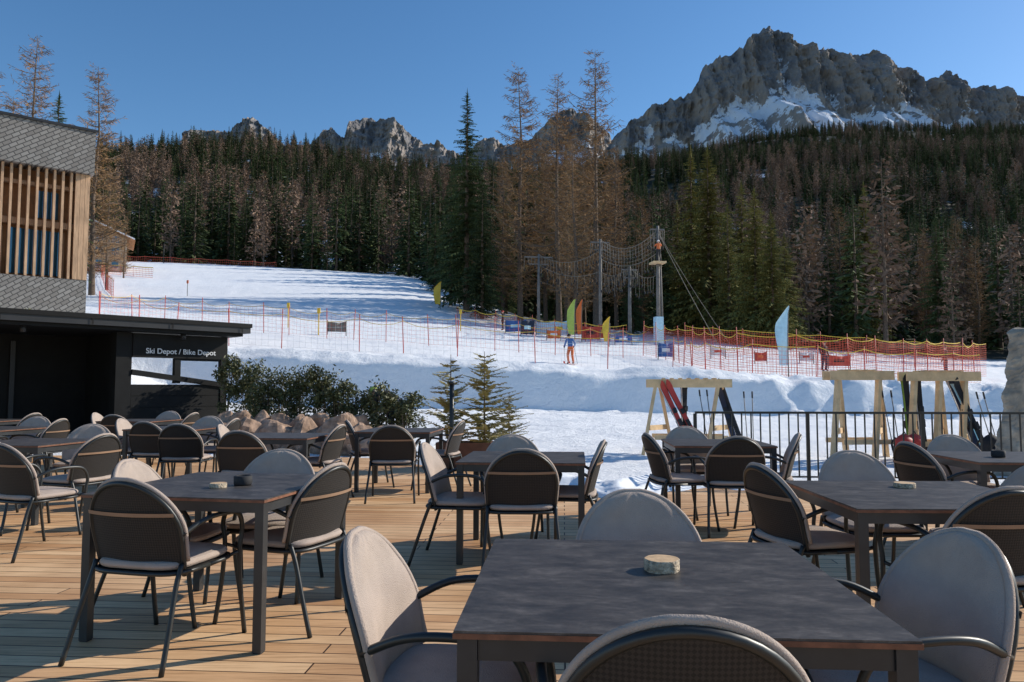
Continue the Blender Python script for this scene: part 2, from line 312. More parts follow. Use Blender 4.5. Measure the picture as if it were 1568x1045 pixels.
# ------------------------------------------------------------------ chair
def backpos(u,z,off=0):
    return Vector((u,-.19-(z-.42)*.27+.9*u*u*(1-.3*(z-.42))+off,z))
def outline(z,wd=.25,zt=.60,rz=.25):
    if z<=zt: return wd-(zt-z)*.08
    t=min(1,(z-zt)/rz); return wd*math.sqrt(max(0,1-t*t))
def chair():
    mb=MB()
    pts=[backpos(-outline(z),z) for z in (.40,.46,.53,.58)]
    for i in range(1,24):
        a=math.pi-i*math.pi/24; pts.append(backpos(.25*math.cos(a),.60+.25*math.sin(a)))
    pts+=[backpos(outline(z),z) for z in (.58,.53,.46,.40)]
    mb.tube(pts,.0125,'metal',8)
    def zz(v,top,bot=.43): return bot+(top-bot)*math.sin(v*math.pi/2)
    mb.grid(lambda u,v:backpos((2*u-1)*outline(zz(v,.849))*.985,zz(v,.849),-.004),14,16,'weave')
    def pad(side):
        def f(u,v):
            z=zz(v,.868,.47); s=2*u-1; w=outline(z,.258,.605,.264); e=(1-abs(s)**5)*(1-v**8)*(1-(1-v)**10)
            t=.012+.030*(e if side>0 else 0)+(.006*noise.noise((s*5,v*5,1)) if side>0 else 0)
            return backpos(s*w,z,.012+(t if side>0 else 0))
        return f
    mb.grid(pad(1),16,20,'cushion',flip=True); mb.grid(pad(-1),16,20,'cushion')
    f1=pad(1); f0=pad(-1)
    for u in (0,1): mb.grid(lambda a,v,u=u:f0(u,v).lerp(f1(u,v),a),1,20,'cushion',flip=(u==1))
    mb.grid(lambda a,u:f0(u,0).lerp(f1(u,0),a),1,16,'cushion')
    rim=[f0(0,i/20).lerp(f1(0,i/20),.5) for i in range(20)]+[f0(1,1-i/20).lerp(f1(1,1-i/20),.5) for i in range(1,21)]
    mb.tube(rim,.012,'cushion',6)
    z0=.70; w=outline(z0)+.012
    mb.grid(lambda u,v:backpos((2*u-1)*w,z0+(v-.5)*.018,-.016),14,1,'strap')
    def seat(z,hw,rd,bulge):
        def f(u,v):
            th=u*2*math.pi; c,s=math.cos(th),math.sin(th); e=.45
            x=hw*v*math.copysign(abs(c)**e,c); y=rd*v*math.copysign(abs(s)**e,s)+.02
            return (x,y,z+bulge*(1-v**4))
        return f
    mb.grid(seat(.425,.25,.245,0),28,3,'weave')
    top=seat(.468,.235,.235,.022); bot=seat(.435,.235,.235,0)
    mb.grid(top,28,8,'cushion',flip=True)
    mb.grid(lambda u,v:Vector(bot(u,1)).lerp(Vector(top(u,1)),v)+Vector((math.cos(u*6.283),math.sin(u*6.283),0))*.012*math.sin(v*math.pi),28,4,'cushion',flip=True)
    rim=[Vector(seat(.42,.255,.25,0)(i/28,1)) for i in range(29)]; mb.tube(rim,.011,'metal',6)
    for s in(-1,1):
        mb.tube(cat([(s*.25,backpos(.25,.60).y,.60),(s*.285,-.06,.655),(s*.295,.08,.665),(s*.29,.20,.645),(s*.278,.255,.56),(s*.272,.245,.45),(s*.272,.26,.25),(s*.275,.30,0)],5),.0125,'metal',8)
        mb.tube([(s*.272,.245,.44),(s*.235,.20,.42)],.010,'metal',6)
        mb.tube(cat([(s*.243,-.17,.46),(s*.245,-.21,.36),(s*.262,-.27,.18),(s*.275,-.33,0)],4),.0125,'metal',8)
    return mb.mesh('patio_armchair')
CH=chair()
def cb(X,Y,face):
    a=math.radians(face+R.uniform(-3,3)); place(CH,'patio_armchair',(X+.31*math.sin(a),Y+.31*math.cos(a),0),-a)
def table(w=.98,l=.98):
    mb=MB(); a=w/2; b=l/2
    mb.box((-a,-b,.732),(a,b,.7445),'edge'); mb.box((-a+.002,-b+.002,.7445),(a-.002,b-.002,.75),'top')
    i=.032
    for sx in(-1,1):
        for sy in(-1,1):
            cx,cy=sx*(a-i),sy*(b-i); mb.box((cx-.023,cy-.023,.006),(cx+.023,cy+.023,.7315),'legmetal'); mb.box((cx-.02,cy-.02,0),(cx+.02,cy+.02,.006),'dark')
    for s in(-1,1):
        mb.box((-a+.056,s*(b-i)-.015,.680),(a-.056,s*(b-i)+.015,.7315),'legmetal')
        mb.box((s*(a-i)-.015,-b+.056,.680),(s*(a-i)+.015,b-.056,.7315),'legmetal')
    return mb.mesh('patio_table')
TB1=table(1.03,1.03); TB=table(.96,.96)
def tab(X,Y,r,me=None): place(me or TB,'patio_table',(X,Y,0),math.radians(r))
tab(.415,2.19,-4,TB1); cb(.33,1.39,6); cb(-.49,2.26,99); cb(1.385,2.24,-99); cb(.50,3.14,178)
tab(-1.63,4.28,-10.5,TB1); cb(-1.84,3.50,14); cb(-.97,4.2,-68); cb(-1.58,5.15,182); cb(-2.30,4.42,95)
tab(.10,5.95,-5); cb(.07,5.18,2); cb(-.70,5.75,98); cb(.77,6.06,-80); cb(.0,6.75,180)
tab(2.05,7.5,-4); cb(1.98,6.5,3); cb(1.24,7.0,82); cb(2.72,7.0,-70); cb(1.9,8.2,180)
tab(2.10,3.9,-2,TB1); cb(2.16,3.2,-6); cb(1.36,4.2,75); cb(2.28,5.05,180); cb(3.0,4.2,-85)
tab(3.95,5.95,-3); cb(3.08,5.85,78); cb(3.95,6.75,185); cb(4.1,5.0,0); cb(4.8,6,-90)
tab(-4.9,7.6,-8); cb(-3.75,6.9,-70); cb(-3.95,5.7,25); cb(-4.9,8.7,170); cb(-5.75,7.5,85); cb(-4.75,6.6,5)
tab(-2.65,8.6,-6); cb(-2.72,7.35,5); cb(-1.95,8.6,-80); cb(-3.4,8.6,85)
tab(-1.45,9.7,-5); cb(-1.37,8.4,-3); cb(-2.2,9.8,75); cb(-.62,9.6,-75)
tab(-4.6,10.2,-6); cb(-3.95,8.75,0); cb(-4.65,9.35,8); cb(-5.4,10.2,88); cb(-3.8,10.3,-85); cb(-4.5,11.1,178)
tab(-7.0,10.1,-8); cb(-6.9,9.2,4); cb(-7.8,10,80); cb(-6.15,10.2,-88); cb(-7.0,11,176)
tab(-6.3,12.6,-6); cb(-6.3,11.7,2); cb(-7.1,12.6,85); cb(-5.4,12.7,-80); cb(-6.2,13.5,180)
tab(-8.9,12.6,-6); cb(-8.8,11.7,6); cb(-9.7,12.7,82); cb(-8.0,12.5,-80); cb(-7.4,8.2,12); cb(-6.2,6.9,60)
def log_slice(X,Y,r=.05,hh=.035):
    mb=MB(); n=28; ro=[r*(1+.06*noise.noise((math.cos(i*2*math.pi/n)*2,math.sin(i*2*math.pi/n)*2,X))) for i in range(n)]
    base=len(mb.v)
    for z,s in [(0,1.0),(hh*.1,1.02),(hh*.9,1.02),(hh,.97)]:
        for i in range(n):
            a=2*math.pi*i/n; mb.v.append((ro[i]*s*math.cos(a),ro[i]*s*math.sin(a),z))
    for k in range(3):
        for i in range(n): mb.face((base+k*n+i,base+k*n+(i+1)%n,base+(k+1)*n+(i+1)%n,base+(k+1)*n+i),'barkslice',True)
    mb.face([base+3*n+i for i in range(n)],'woodslice')
    mb.obj('log_slice_holder',(X,Y,.7505))
log_slice(.452,2.27,.052); log_slice(2.17,4.13,.055,.025); log_slice(-1.62,4.12,.045,.025)
def ashtray(X,Y):
    mb=MB(); prof=[(0,.0),(.045,.0),(.05,.01),(.05,.05),(.042,.055),(.038,.05),(.036,.015),(0,.012)]
    mb.grid(lambda u,v:(lambda p:(p[0]*math.cos(u*2*math.pi),p[0]*math.sin(u*2*math.pi),p[1]))(prof[min(7,round(v*7))]),20,7,'dark'); mb.obj('ashtray',(X,Y,.7505))
ashtray(-1.52,4.22); ashtray(3.85,5.9)
# ------------------------------------------------------------------ deck railing
mb=MB(); A=Vector((2.5,10.15,0)); B=Vector((9.4,9.68,0)); Ln=(B-A).length; d=(B-A)/Ln
mb.beam(A+Vector((0,0,.96)),B+Vector((0,0,.96)),.05,.03,'metal'); mb.beam(A+Vector((0,0,.10)),B+Vector((0,0,.10)),.03,.02,'metal')
t=0;k=0
while t<=Ln:
    p=A+d*t; w=.018 if k%12 else .045
    mb.beam(p+Vector((0,0,.11 if k%12 else -.1)),p+Vector((0,0,.945)),w,w*.6,'metal',up=Vector((0,1,0))); t+=.125;k+=1
mb.obj('metal_railing')
# ------------------------------------------------------------------ ski depot
def depot():
    e=empty('ski_depot_building',(-7.2,18.7,0),math.atan2(.728,.686))
    mb=MB(); mb.box((-14,-.5,2.66),(.35,7,2.86),'darkmetal'); mb.box((-14,-.53,2.80),(.38,7.03,2.90),'black'); mb.box((-13.9,-.4,2.58),(.2,6.9,2.655),'black')
    for i in range(9): mb.box((-13.5+i*1.7,-.535,2.67),(-13.47+i*1.7,-.531,2.80),'black')
    mb.obj('roof',parent=e)
    mb=MB(); mb.box((-2.62,0,0),(-2.28,.35,2.57),'black'); mb.box((-.16,0,0),(.0,.16,2.57),'black'); mb.box((-1.3,0,1.4),(-1.16,.14,2.0),'black'); mb.box((-14,2.6,0),(-2.4,2.8,2.57),'black')  # rear wall near-black: shade of the open interior put into its colour
    mb.box((-2.45,.36,0),(-2.35,2.6,2.57),'black')
    mb.box((-8.4,0,0),(-8.1,.3,2.57),'black'); mb.box((-14,-.2,-.1),(0,3,-.0),'black')
    for i in range(6): mb.box((-12.6+i*1.7,2.50,0),(-12.5+i*1.7,2.59,2.4),'darkmetal')
    mb.obj('walls',parent=e)
    mb=MB(); 
    for i in range(5): mb.box((-2.27,.02,.03+i*.27),(-.17,.12,.03+i*.27+.262),'black')
    mb.box((-2.27,.05,.02),(-.17,.10,1.36),'black')
    mb.beam((-2.27,.07,1.66),(0.1,.07,1.34),.20,.12,'black'); mb.box((-1.15,.02,1.95),(-.17,.12,2.0),'black')
    mb.obj('counter',parent=e)
    mb=MB(); mb.box((-2.27,-.03,2.0),(-.16,.05,2.56),'black'); mb.obj('sign_board',parent=e)
    cu=bpy.data.curves.new('sign_text','FONT'); cu.body='Ski Depot / Bike Depot'; cu.size=.175; cu.extrude=.004; cu.align_x='CENTER'; cu.offset=.002
    cu.materials.append(M['white']); o=bpy.data.objects.new('sign_text',cu); coll.objects.link(o); o.parent=e; o.location=(-1.16,-.045,2.10); o.rotation_euler=(math.pi/2,0,0)
    mb=MB()
    for x in (-4.5,-6.5,-9.5,-1.2): mb.tube([(x,-.2,2.58),(x,-.2,2.45)],.06,'darkmetal',10)
    mb.obj('spot_fixtures',parent=e)
depot()
# ------------------------------------------------------------------ timber building
def timber():
    e=empty('timber_slat_building',(-17.4,30,0),math.atan2(1.8,2.1)); W=-16
    mb=MB(); mb.box((W,.6,1),(-.05,10,11.5),'timberdark'); mb.box((W,-.35,10.0),(0.1,10.2,11.75),'shingle'); mb.box((W,-.1,1),(0.0,.55,5.65),'shingle')
    mb.box((W,-.42,11.75),(.17,10.3,11.85),'darkmetal'); mb.obj('walls',parent=e)
    mb=MB(); x=-.62
    while x>W:
        mb.box((x-.085,-.12,5.66),(x,.16,9.99),'timber'); x-=.29
    mb.box((W,.17,7.7),(-.1,.4,7.95),'timber'); mb.box((W,.17,9.3),(-.1,.4,9.45),'timber')
    for q in range(3): mb.box((-.52+q*.175,-.12,5.66),(-.52+q*.175+.165,.58,9.99),'timber')
    mb.obj('slats',parent=e)
    mb=MB(); x=-.8
    while x>W:
        mb.box((x-1.9,.52,5.8),(x,.57,7.6),'glass'); mb.box((x-1.0,.52,8.1),(x-.2,.57,9.2),'glass'); mb.box((x-.04,.48,5.7),(x+.06,.58,7.6),'timber'); x-=2.1
    mb.obj('windows',parent=e)
timber()
def chalet(X,Y,r,sc=1):
    e=empty('alpine_chalet',(X,Y,h(X,Y)-.5),r); e.scale=(sc,)*3
    mb=MB(); mb.box((-6,-5,0),(6,5,6.5),'plaster'); mb.quad([(-6,-5,6.5),(6,-5,6.5),(0,-5,9)],'timber'); mb.quad([(6,5,6.5),(-6,5,6.5),(0,5,9)],'timber'); mb.obj('walls',parent=e)
    mb=MB()
    for s in(-1,1):
        mb.quad([(0,-6.5,9.1),(s*7.4,-6.5,6.0),(s*7.4,6.5,6.0),(0,6.5,9.1)],'timberdark'); mb.quad([(0,-6.4,9.5),(s*7.3,-6.4,6.35),(s*7.3,6.4,6.35),(0,6.4,9.5)],'roofsnow')
        mb.quad([(0,-6.4,9.5),(s*7.3,-6.4,6.35),(s*7.3,-6.4,6.05),(0,-6.4,9.15)],'roofsnow')
    mb.obj('roof',parent=e)
    mb=MB()
    for z in(2.6,5.2):
        mb.box((-6,-6.2,z-.2),(6,-5.01,z),'timber'); mb.box((-6,-6.25,z+.9),(6,-6.15,z+1.0),'timber')
        for i in range(40): mb.box((-5.9+i*.3,-6.22,z),(-5.78+i*.3,-6.18,z+.9),'timber')
    mb.obj('balconies',parent=e)
    mb=MB()
    for z in(.6,3.1,5.4):
        for x in(-4.5,-1.6,1.3,4.0): mb.box((x-.5,-5.05,z),(x+.6,-4.98,z+1.3),'glass'); mb.box((x-.6,-5.08,z-.1),(x+.7,-5.04,z-.02),'white')
    mb.obj('windows',parent=e)
chalet(-70,122,.5,.85)
# ------------------------------------------------------------------ trees
def spruce(name,H,Rd,lev,nb,st,mk,seed,qs=1.0,bare=0.05):
    r=random.Random(seed); mb=MB()
    mb.tube([(0,0,-.8),(0,0,H*.5),(0.02,0,H*.97)],[H*.016,H*.009,.02],'bark',6,False)
    for i in range(lev):
        t=bare+(1-bare)*(i/lev)**.92; z=t*H
        rad=Rd*((1-t)**.8)*(.95 if t>.12 else .75)+.12
        rad*=r.uniform(.82,1.12)
        for k in range(nb):
            a=r.random()*6.283; L=rad*r.uniform(.5,1.2)
            d=Vector((math.cos(a),math.sin(a),0)); sd=Vector((-d.y,d.x,0)); droop=r.uniform(.15,.5)*(1-t*.8); z0=z+r.uniform(-.25,.25)*H/lev*2
            for j in range(st):
                u0=j/st+.05; u1=(j+1.25)/st
                p0=d*L*u0+Vector((0,0,z0-droop*L*u0*u0+.10*L*u0)); p1=d*L*min(u1,1.08)+Vector((0,0,z0-droop*L*u1*u1+.10*L*u1))
                w=L*.22*(1-u0*.65)*qs*r.uniform(.6,1.3)+.05
                for s in(-1,1):
                    q=p1+sd*s*w+d*w*.2-Vector((0,0,w*r.uniform(.2,.9)))
                    mb.quad([p0,p1,q],mk)
                if r.random()<.4:
                    mb.quad([p0,p1,(p0+p1)/2-Vector((0,0,w*1.1))],mk)
    for k in range(5):
        a=r.random()*6.28; mb.quad([(0,0,H*1.02),(math.cos(a)*.15,math.sin(a)*.15,H*.95),(-math.cos(a)*.1,math.sin(a)*.1,H*.93)],mk)
    return mb.mesh(name)
def larch(name,H,Rd,lev,nb,tw,mk,seed,wd=.1,tl=.8,bare=.2,crown=1.0,irr=.0):
    r=random.Random(seed); mb=MB()
    lean=[(r.uniform(-.01,.01)*H,r.uniform(-.01,.01)*H) for _ in range(4)]
    def tp(t): 
        return Vector((np.interp(t,[0,.4,.8,1],[0,lean[0][0],lean[1][0],lean[2][0]]),np.interp(t,[0,.4,.8,1],[0,lean[0][1],lean[1][1],lean[2][1]]),t*H))
    mb.tube([Vector((0,0,-.8)),tp(.15),tp(.4),tp(.7),tp(1)],[H*.014,H*.011,H*.008,H*.004,.02],'bark',6,False)
    for i in range(lev):
        t=bare+(1-bare)*i/lev
        prof=min(1,(t-bare)/.15+.25)*(1-t)**.5*crown
        for k in range(nb):
            if irr and r.random()<irr+.25*max(0,t-.6): continue
            a=r.random()*6.283; L=Rd*prof*(r.uniform(.25,1.0)+(.35 if r.random()<.15 else 0))+.25
            d=Vector((math.cos(a),math.sin(a),0)); rise=r.uniform(-.25,.15)+t*.35; P=tp(min(1,t+r.uniform(-.5,.5)/lev))
            pts=[P+d*L*u+Vector((0,0,L*(rise*u-.25*u+.35*u*u))) for u in(0,.33,.66,1)]
            bw=.010*L+.012
            for j in range(3):
                mb.quad([pts[j]-Vector((0,0,bw)),pts[j+1]-Vector((0,0,bw*.6)),pts[j+1]+Vector((0,0,bw*.6)),pts[j]+Vector((0,0,bw))],'bark')
            for j in range(max(2,int(tw*min(1,L/Rd*1.3)))):
                u=r.uniform(.15,1.0); q=u*2.999; jj=min(2,int(q)); b=pts[jj].lerp(pts[jj+1],q-jj)
                e=Vector((r.uniform(-1,1),r.uniform(-1,1),r.uniform(-.9,.5)))+d*.6; e.normalize(); ln=tl*r.uniform(.4,1.2)*(1-.35*u)*min(1,L/2+.3)
                s=e.cross(Vector((r.uniform(-1,1),r.uniform(-1,1),r.uniform(-1,1)))).normalized()*wd*r.uniform(.5,1)
                mb.quad([b-s*.4,b+e*ln*.6-s,b+e*ln,b+e*ln*.5+s],mk)
    return mb.mesh(name)
SP=[spruce('spruce_a',19,3.0,26,8,2,'spruce',1,1.3),spruce('spruce_b',17,2.6,24,8,2,'spruce',2,1.3),spruce('spruce_c',21,3.4,27,8,2,'spruce',3,1.35)]
LA=[larch('larch_a',18,3.0,24,5,7,'larch',4,.22,1.4,.10),larch('larch_b',20,3.3,25,5,7,'larch',5,.22,1.4,.16)]
rf=random.Random(11); pts=[[],[],[],[],[]]
def dens(b,X,Y):
    n1=noise.noise((X*.012,Y*.012,5)); n2=noise.noise((X*.03,Y*.03,15))
    return .92+.7*n1+.5*n2
def put(Y0,Y1,b0,b1,step):
    area=(b1-b0)*(Y1*Y1-Y0*Y0)/2; cnt=int(area/step**2)
    for _ in range(cnt):
        Y=math.sqrt(rf.uniform(Y0*Y0,Y1*Y1)); b=rf.uniform(b0,b1); X=b*Y
        if Y<forest_start(b)+rf.uniform(0,8): continue
        if rf.random()>dens(b,X,Y): continue
        nz=noise.noise((X*.014,Y*.014,30))+.6*noise.noise((X*.05,Y*.05,31))
        lar=rf.random()<((.26 if b>.25 else .13)+1.4*nz-(.25 if Y>600 else 0)-(.10 if b<0 and Y>400 else 0))
        k=rf.choice((3,4)) if lar else rf.choice((0,1,2))
        s=rf.uniform(.6,1.2)*(.85 if Y<110 else 1)
        if rf.random()<.15: s*=.6
        pts[k].append((X,Y,h(X,Y)-.4,s,rf.random()*6.28))
put(60,200,-.75,.95,5.0); put(200,420,-.8,.9,6.2); put(420,640,-.8,.9,6.8); put(640,1260,.0,.9,9.8)
for k,src in enumerate(SP+LA):
    v=[];f=[]
    for X,Y,z,s,a in pts[k]:
        n=len(v); q=s*.5
        for j in range(4):
            an=a+j*math.pi/2+math.pi/4; v.append((X+q*1.41421*math.cos(an),Y+q*1.41421*math.sin(an),z))
        f.append((n,n+1,n+2,n+3))
    me=bpy.data.meshes.new('forest_points'); me.from_pydata(v,[],f)
    o=place(me,'distant_spruce_forest' if k<3 else 'distant_larch_forest'); o.instance_type='FACES'; o.use_instance_faces_scale=True; o.instance_faces_scale=1
    o.show_instancer_for_render=False; o.show_instancer_for_viewport=False
    place(src,'forest_tree',parent=o)
def hero(me,name,X,Y,s=1,rot=0): place(me,name,(X,Y,h(X,Y)-.2),rot,scale=s)
HL=[larch('larch_hero',31,5.0,66,6,32,'larch2',21,.042,1.0,.13,.95,.14),larch('larch_hero2',29,4.8,62,6,32,'larch2',22,.042,1.0,.10,1.0,.14),larch('larch_hero3',30,5.3,62,6,32,'larch2',23,.042,1.0,.16,.9,.18)]
HLH=[31,29,30]
HS=[spruce('spruce_hero',25,4.5,60,11,7,'spruce',31,.8),spruce('spruce_sunlit',20,4.6,56,12,7,'spruce_lit',32,.8,.03),spruce('spruce_sunlit2',19,3.2,48,10,6,'spruce_lit',33,.85,.03)]
for x,Y,H,i in((797,84,30.0,1),(857,80,28.5,2),(914,78,31,0),(770,92,20,1),(836,90,23,0),(880,74,20,1),(945,86,22,2),(985,90,17,1),(820,100,20,0),(895,96,24,1),(868,88,25,0),(930,94,21,1),(1245,90,15,2),(1420,84,14,0),(1500,80,13,1),(1290,100,19,1),(1380,110,20,2),(1470,105,19,0)):
    X=(x-784)/F*Y; hero(HL[i],'larch_tree',X,Y,H/HLH[i],x*.7)
for x,Y,H,i in((714,86,26.5,0),(690,92,17,0),(738,80,15,0),(775,95,16,0),(1062,84,22,2),(1088,80,21.5,1),(1040,88,16,2),(1160,70,15.5,1),(1118,74,14.5,2),(1020,92,15,0),(1205,76,12,1),(1330,84,19,2),(970,80,10,0),(1440,80,15,0),(665,120,14,0),(930,92,15,0),(850,94,14,0),(1140,82,18,2),(1185,68,13,1)):
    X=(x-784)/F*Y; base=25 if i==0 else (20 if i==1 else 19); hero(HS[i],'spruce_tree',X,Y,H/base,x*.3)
for x,Y,top,i,k in((35,68,45,0,'l'),(137,74,92,1,'l'),(75,66,135,0,'s'),(160,90,250,2,'l'),(-40,60,80,0,'l'),(5,75,140,1,'l'),(185,110,330,1,'l')):
    X=(x-784)/F*Y; g=h(X,Y); H=EYE+(594-top)/F*Y*1.01-g
    if k=='l': hero(HL[i],'larch_tree',X,Y,H/HLH[i],x)
    else: hero(HS[0],'spruce_tree',X,Y,H/25,x)
# ------------------------------------------------------------------ mountains
def sky_pt(x,y,D):
    v=(522-y)/F; den=.998-.0628*v
    return ((x-784)/F/den*D, EYE+(.0628+.998*v)/den*D)
def mountain(name,prof,D,base,ncol,seed,jag=16,bias=0,tc0=.42,drop=38):
    P=[sky_pt(x,y,D) for x,y in prof]; xs=[p[0] for p in P]; zs=[p[1] for p in P]
    X=np.linspace(xs[0],xs[-1],ncol); V=[];SN=[];nr=150;nbk=14
    def rid(x,y,z,o=5):
        s=0;a=1;f=1
        for _ in range(o): s+=a*(1-2*abs(noise.noise((x*f,y*f,z*f+seed)))); a*=.55; f*=2.1
        return s
    for x in X:
        r=float(np.interp(x,xs,zs))-drop; r+=jag*(rid(x/70,seed,0,4)-.6)*.9+jag*.35*noise.noise((x/14,3,seed)); r=max(r,base+25)
        tc=tc0+.14*noise.noise((x/190,1,seed))+.10*noise.noise((x/60,7,seed))+.04*noise.noise((x/20,7,seed))
        for j in range(nr+1):
            t=j/nr; z=base+(r-base)*t
            c1=1/math.tan(math.radians(33)); c2=1/math.tan(math.radians(62))
            run=(r-base)*(t*c1 if t<tc else tc*c1+(t-tc)*c2)
            full=(r-base)*(tc*c1+(1-tc)*c2)
            cl=min(1,max(.20,(t-tc+.10)/.14))
            zx=z+25*noise.noise((x/150,z/150,2))
            big=rid(x/240,zx/1200,1,3); mid=rid(x/85,zx/300,5,4); fin=rid(x/26,zx/80,9,3)
            dsp=-(big*75*min(1,(t+.1)/.3)+mid*32*cl+fin*12*cl)
            dsp+=20*noise.noise((x/90,z/30,4))*cl+5*noise.noise((x/10,z/10,seed))*cl
            V.append((x,D-full+run+dsp+40,z))
            s_=.90-1.35*max(0,t-tc+.02)-(.22*mid+.10*big+.10*fin)*(.35+cl*.8)+.55*noise.noise((x/110+z/90,z/120,3))+bias
            if t<.40: s_-= .5*max(0,noise.noise((x/45,z/30,8)))+(.40-t)*.3
            SN.append(max(-1,s_))
        last=V[-1]
        for j in range(1,nbk+1):
            V.append((x,last[1]+j*45,last[2]-j*50-10*noise.noise((x/40,j,0)))); SN.append(.3)
    w=nr+nbk+1; Fc=[(i*w+j,(i+1)*w+j,(i+1)*w+j+1,i*w+j+1) for i in range(ncol-1) for j in range(w-1)]
    me=bpy.data.meshes.new(name); me.from_pydata(V,[],Fc); me.materials.append(M['mount'])
    a=me.attributes.new('snow','FLOAT','POINT'); a.data.foreach_set('value',SN); me.update(); place(me,name)
mountain('rocky_mountain',[(880,300),(905,250),(940,205),(975,172),(1000,162),(1045,152),(1058,130),(1072,100),(1095,90),(1124,82),(1130,66),(1150,50),(1168,41),(1188,50),(1213,70),(1240,82),(1258,78),(1274,95),(1290,84),(1320,81),(1343,90),(1355,107),(1385,122),(1408,131),(1420,117),(1434,111),(1450,122),(1460,136),(1490,142),(1530,153),(1568,172),(1620,190),(1700,205),(1850,230)],3000,860,760,3,jag=13)
mountain('rocky_mountain',[(200,330),(285,235),(300,206),(345,202),(362,205),(378,186),(398,184),(415,200),(440,222),(480,225),(498,197),(512,196),(532,215),(548,188),(565,178),(585,181),(605,183),(625,202),(645,216),(655,224),(672,218),(690,232),(715,235),(735,212),(755,208),(775,225),(800,222),(835,190),(865,168),(885,172),(915,190),(960,240),(1000,280)],4300,1180,620,8,jag=15,bias=-.12,tc0=.36,drop=30)
# ------------------------------------------------------------------ hedge, rocks, shrubs
def shrub(name,w,hh,n,mk,seed,ls=.05):
    r=random.Random(seed); mb=MB()
    for k in range(5):
        a=r.random()*6.28; mb.tube([(0,0,-.1),(math.cos(a)*w*.3,math.sin(a)*w*.3,hh*.5),(math.cos(a)*w*.5,math.sin(a)*w*.5,hh*.85)],[.018,.01,.004],'bark',4)
    cl=[(Vector((r.uniform(-1,1)*w*.75,r.uniform(-1,1)*w*.75,r.uniform(.12,.98)*hh)),r.uniform(.08,.19)*hh) for _ in range(22)]
    for i in range(n):
        c,cr=r.choice(cl); dd=Vector((r.gauss(0,1),r.gauss(0,1),r.gauss(0,1))).normalized()*cr*r.uniform(.4,1.2); p=c+dd
        if p.z<.03: continue
        e=Vector((r.uniform(-1,1),r.uniform(-1,1),r.uniform(-.4,1))).normalized()*ls*r.uniform(.6,1.3); s=e.cross(Vector((r.uniform(-1,1),r.uniform(-1,1),r.uniform(-1,1)))).normalized()*ls*.45
        mb.quad([p-e,p+s,p+e,p-s],mk)
    return mb.mesh(name)
SH=[shrub('shrub',.34,1.45,1600,'leaf',41),shrub('shrub2',.32,1.3,1400,'leaf',42),shrub('shrub3',.24,1.2,1000,'leaf',43)]
for i in range(15):
    u=i/14; X=-6.9+u*4.7; Y=18.2-u*1.8; z=.52-.42*u+R.uniform(-.05,.05)
    place(SH[(i*7+i//3)%3],'hedge_shrub',(X+R.uniform(-.12,.12),Y+R.uniform(-.2,.2),z),R.random()*6,scale=(.92,.92,R.uniform(.75,1.15)*(1-.12*u)))
SB=shrub('dry_shrub',.6,1.6,1500,'leafbrown',44,.06); SG=shrub('green_shrub',.5,1.6,1500,'leaf',45,.06)
for x,Y,s,m_ in((50,25.5,.9,0),(75,25,.6,1),(105,26,.8,0),(120,25,.9,1),(150,26,1.0,1),(178,26,.8,1),(165,27,.7,0),(315,30,.4,0)):
    X=(x-784)/F*Y; place(SB if m_ else SG,'garden_shrub',(X,Y,h(X,Y)-.1),x,scale=s)
def rock(X,Y,z,sx,sy,sz,seed,name='boulder',mk='oak',npl=14,nu=26,nv=18):
    mb=MB(); rr=random.Random(seed); pl=[(Vector((rr.gauss(0,1),rr.gauss(0,1),rr.gauss(0,1))).normalized(),rr.uniform(.62,.9)) for _ in range(npl)]
    def fn(d):
        q=Vector((d.x/sx,d.y/sy,d.z/sz)); q.normalize(); k=1.15
        for n_,o in pl:
            c=q.dot(n_)
            if c>.05: k=min(k,o/c)
        k*=1+.06*noise.noise(q*4+Vector((seed,2,0))); return Vector((q.x*sx,q.y*sy,q.z*sz))*k
    mb.sphere((0,0,0),(sx,sy,sz),mk,nu,nv,fn,smooth=False); mb.obj(name,(X,Y,z),seed)
for i in range(14):
    u=i/13; X=-6.4+u*3.6+R.uniform(-.1,.1); Y=15.8-u*.7+R.uniform(-.15,.15); s=R.uniform(.34,.56)
    rock(X,Y,s*.5,s*1.1,s*.9,s*.9,i*3.7)
for i in range(8): s=R.uniform(.22,.34); rock(-6.3+i*.42,16.3,.52,s,s*.9,s*.8,i*5.1+50)
mb=MB()
mb.grid(lambda u,v:(-7.6+u*5.9,16.3-u*1.0+v*2.8,(.50-.40*u)*math.sin(max(.03,min(.97,v))*math.pi)**.4+.04*noise.noise((u*20,v*6,0))-.06),60,16,'roofsnow'); mb.obj('planting_bed')
# upright stone slab at the right-hand end of the terrace
mb=MB()
def mono(u,v):
    th=u*2*math.pi; vv=min(1,v*1.06); z=vv*2.42; w=.90*(1-.42*vv**1.3); dp=.26*(1-.4*vv)
    if v>.96: q=(v-.96)/.04; w*=1-.98*q; dp*=1-.98*q
    c,s=math.cos(th),math.sin(th); x=w*math.copysign(abs(c)**.35,c)+.05*vv; y=dp*math.copysign(abs(s)**.35,s)
    k=.05*noise.noise((x*3,y*3,z*3))+.03*noise.noise((x*9,y*9,z*9))+.02*noise.noise((x*22,y*22,z*22))
    return (x+k*1.2*c,y+k*s,z-.2+.16*noise.noise((x*2.5,0,5))*vv)
mb.grid(mono,64,60,'stone',smooth=False); mb.obj('stone_monolith',(8.42,11.8,0),.35)
mb=MB(); 
for a,b in(((-.45,-.24,0),(.45,-.20,.42)),((-.45,.20,0),(.45,.24,.42)),((-.45,-.199,0),(-.41,.199,.42)),((.41,-.199,0),(.45,.199,.42))): mb.box(a,b,'planterw')
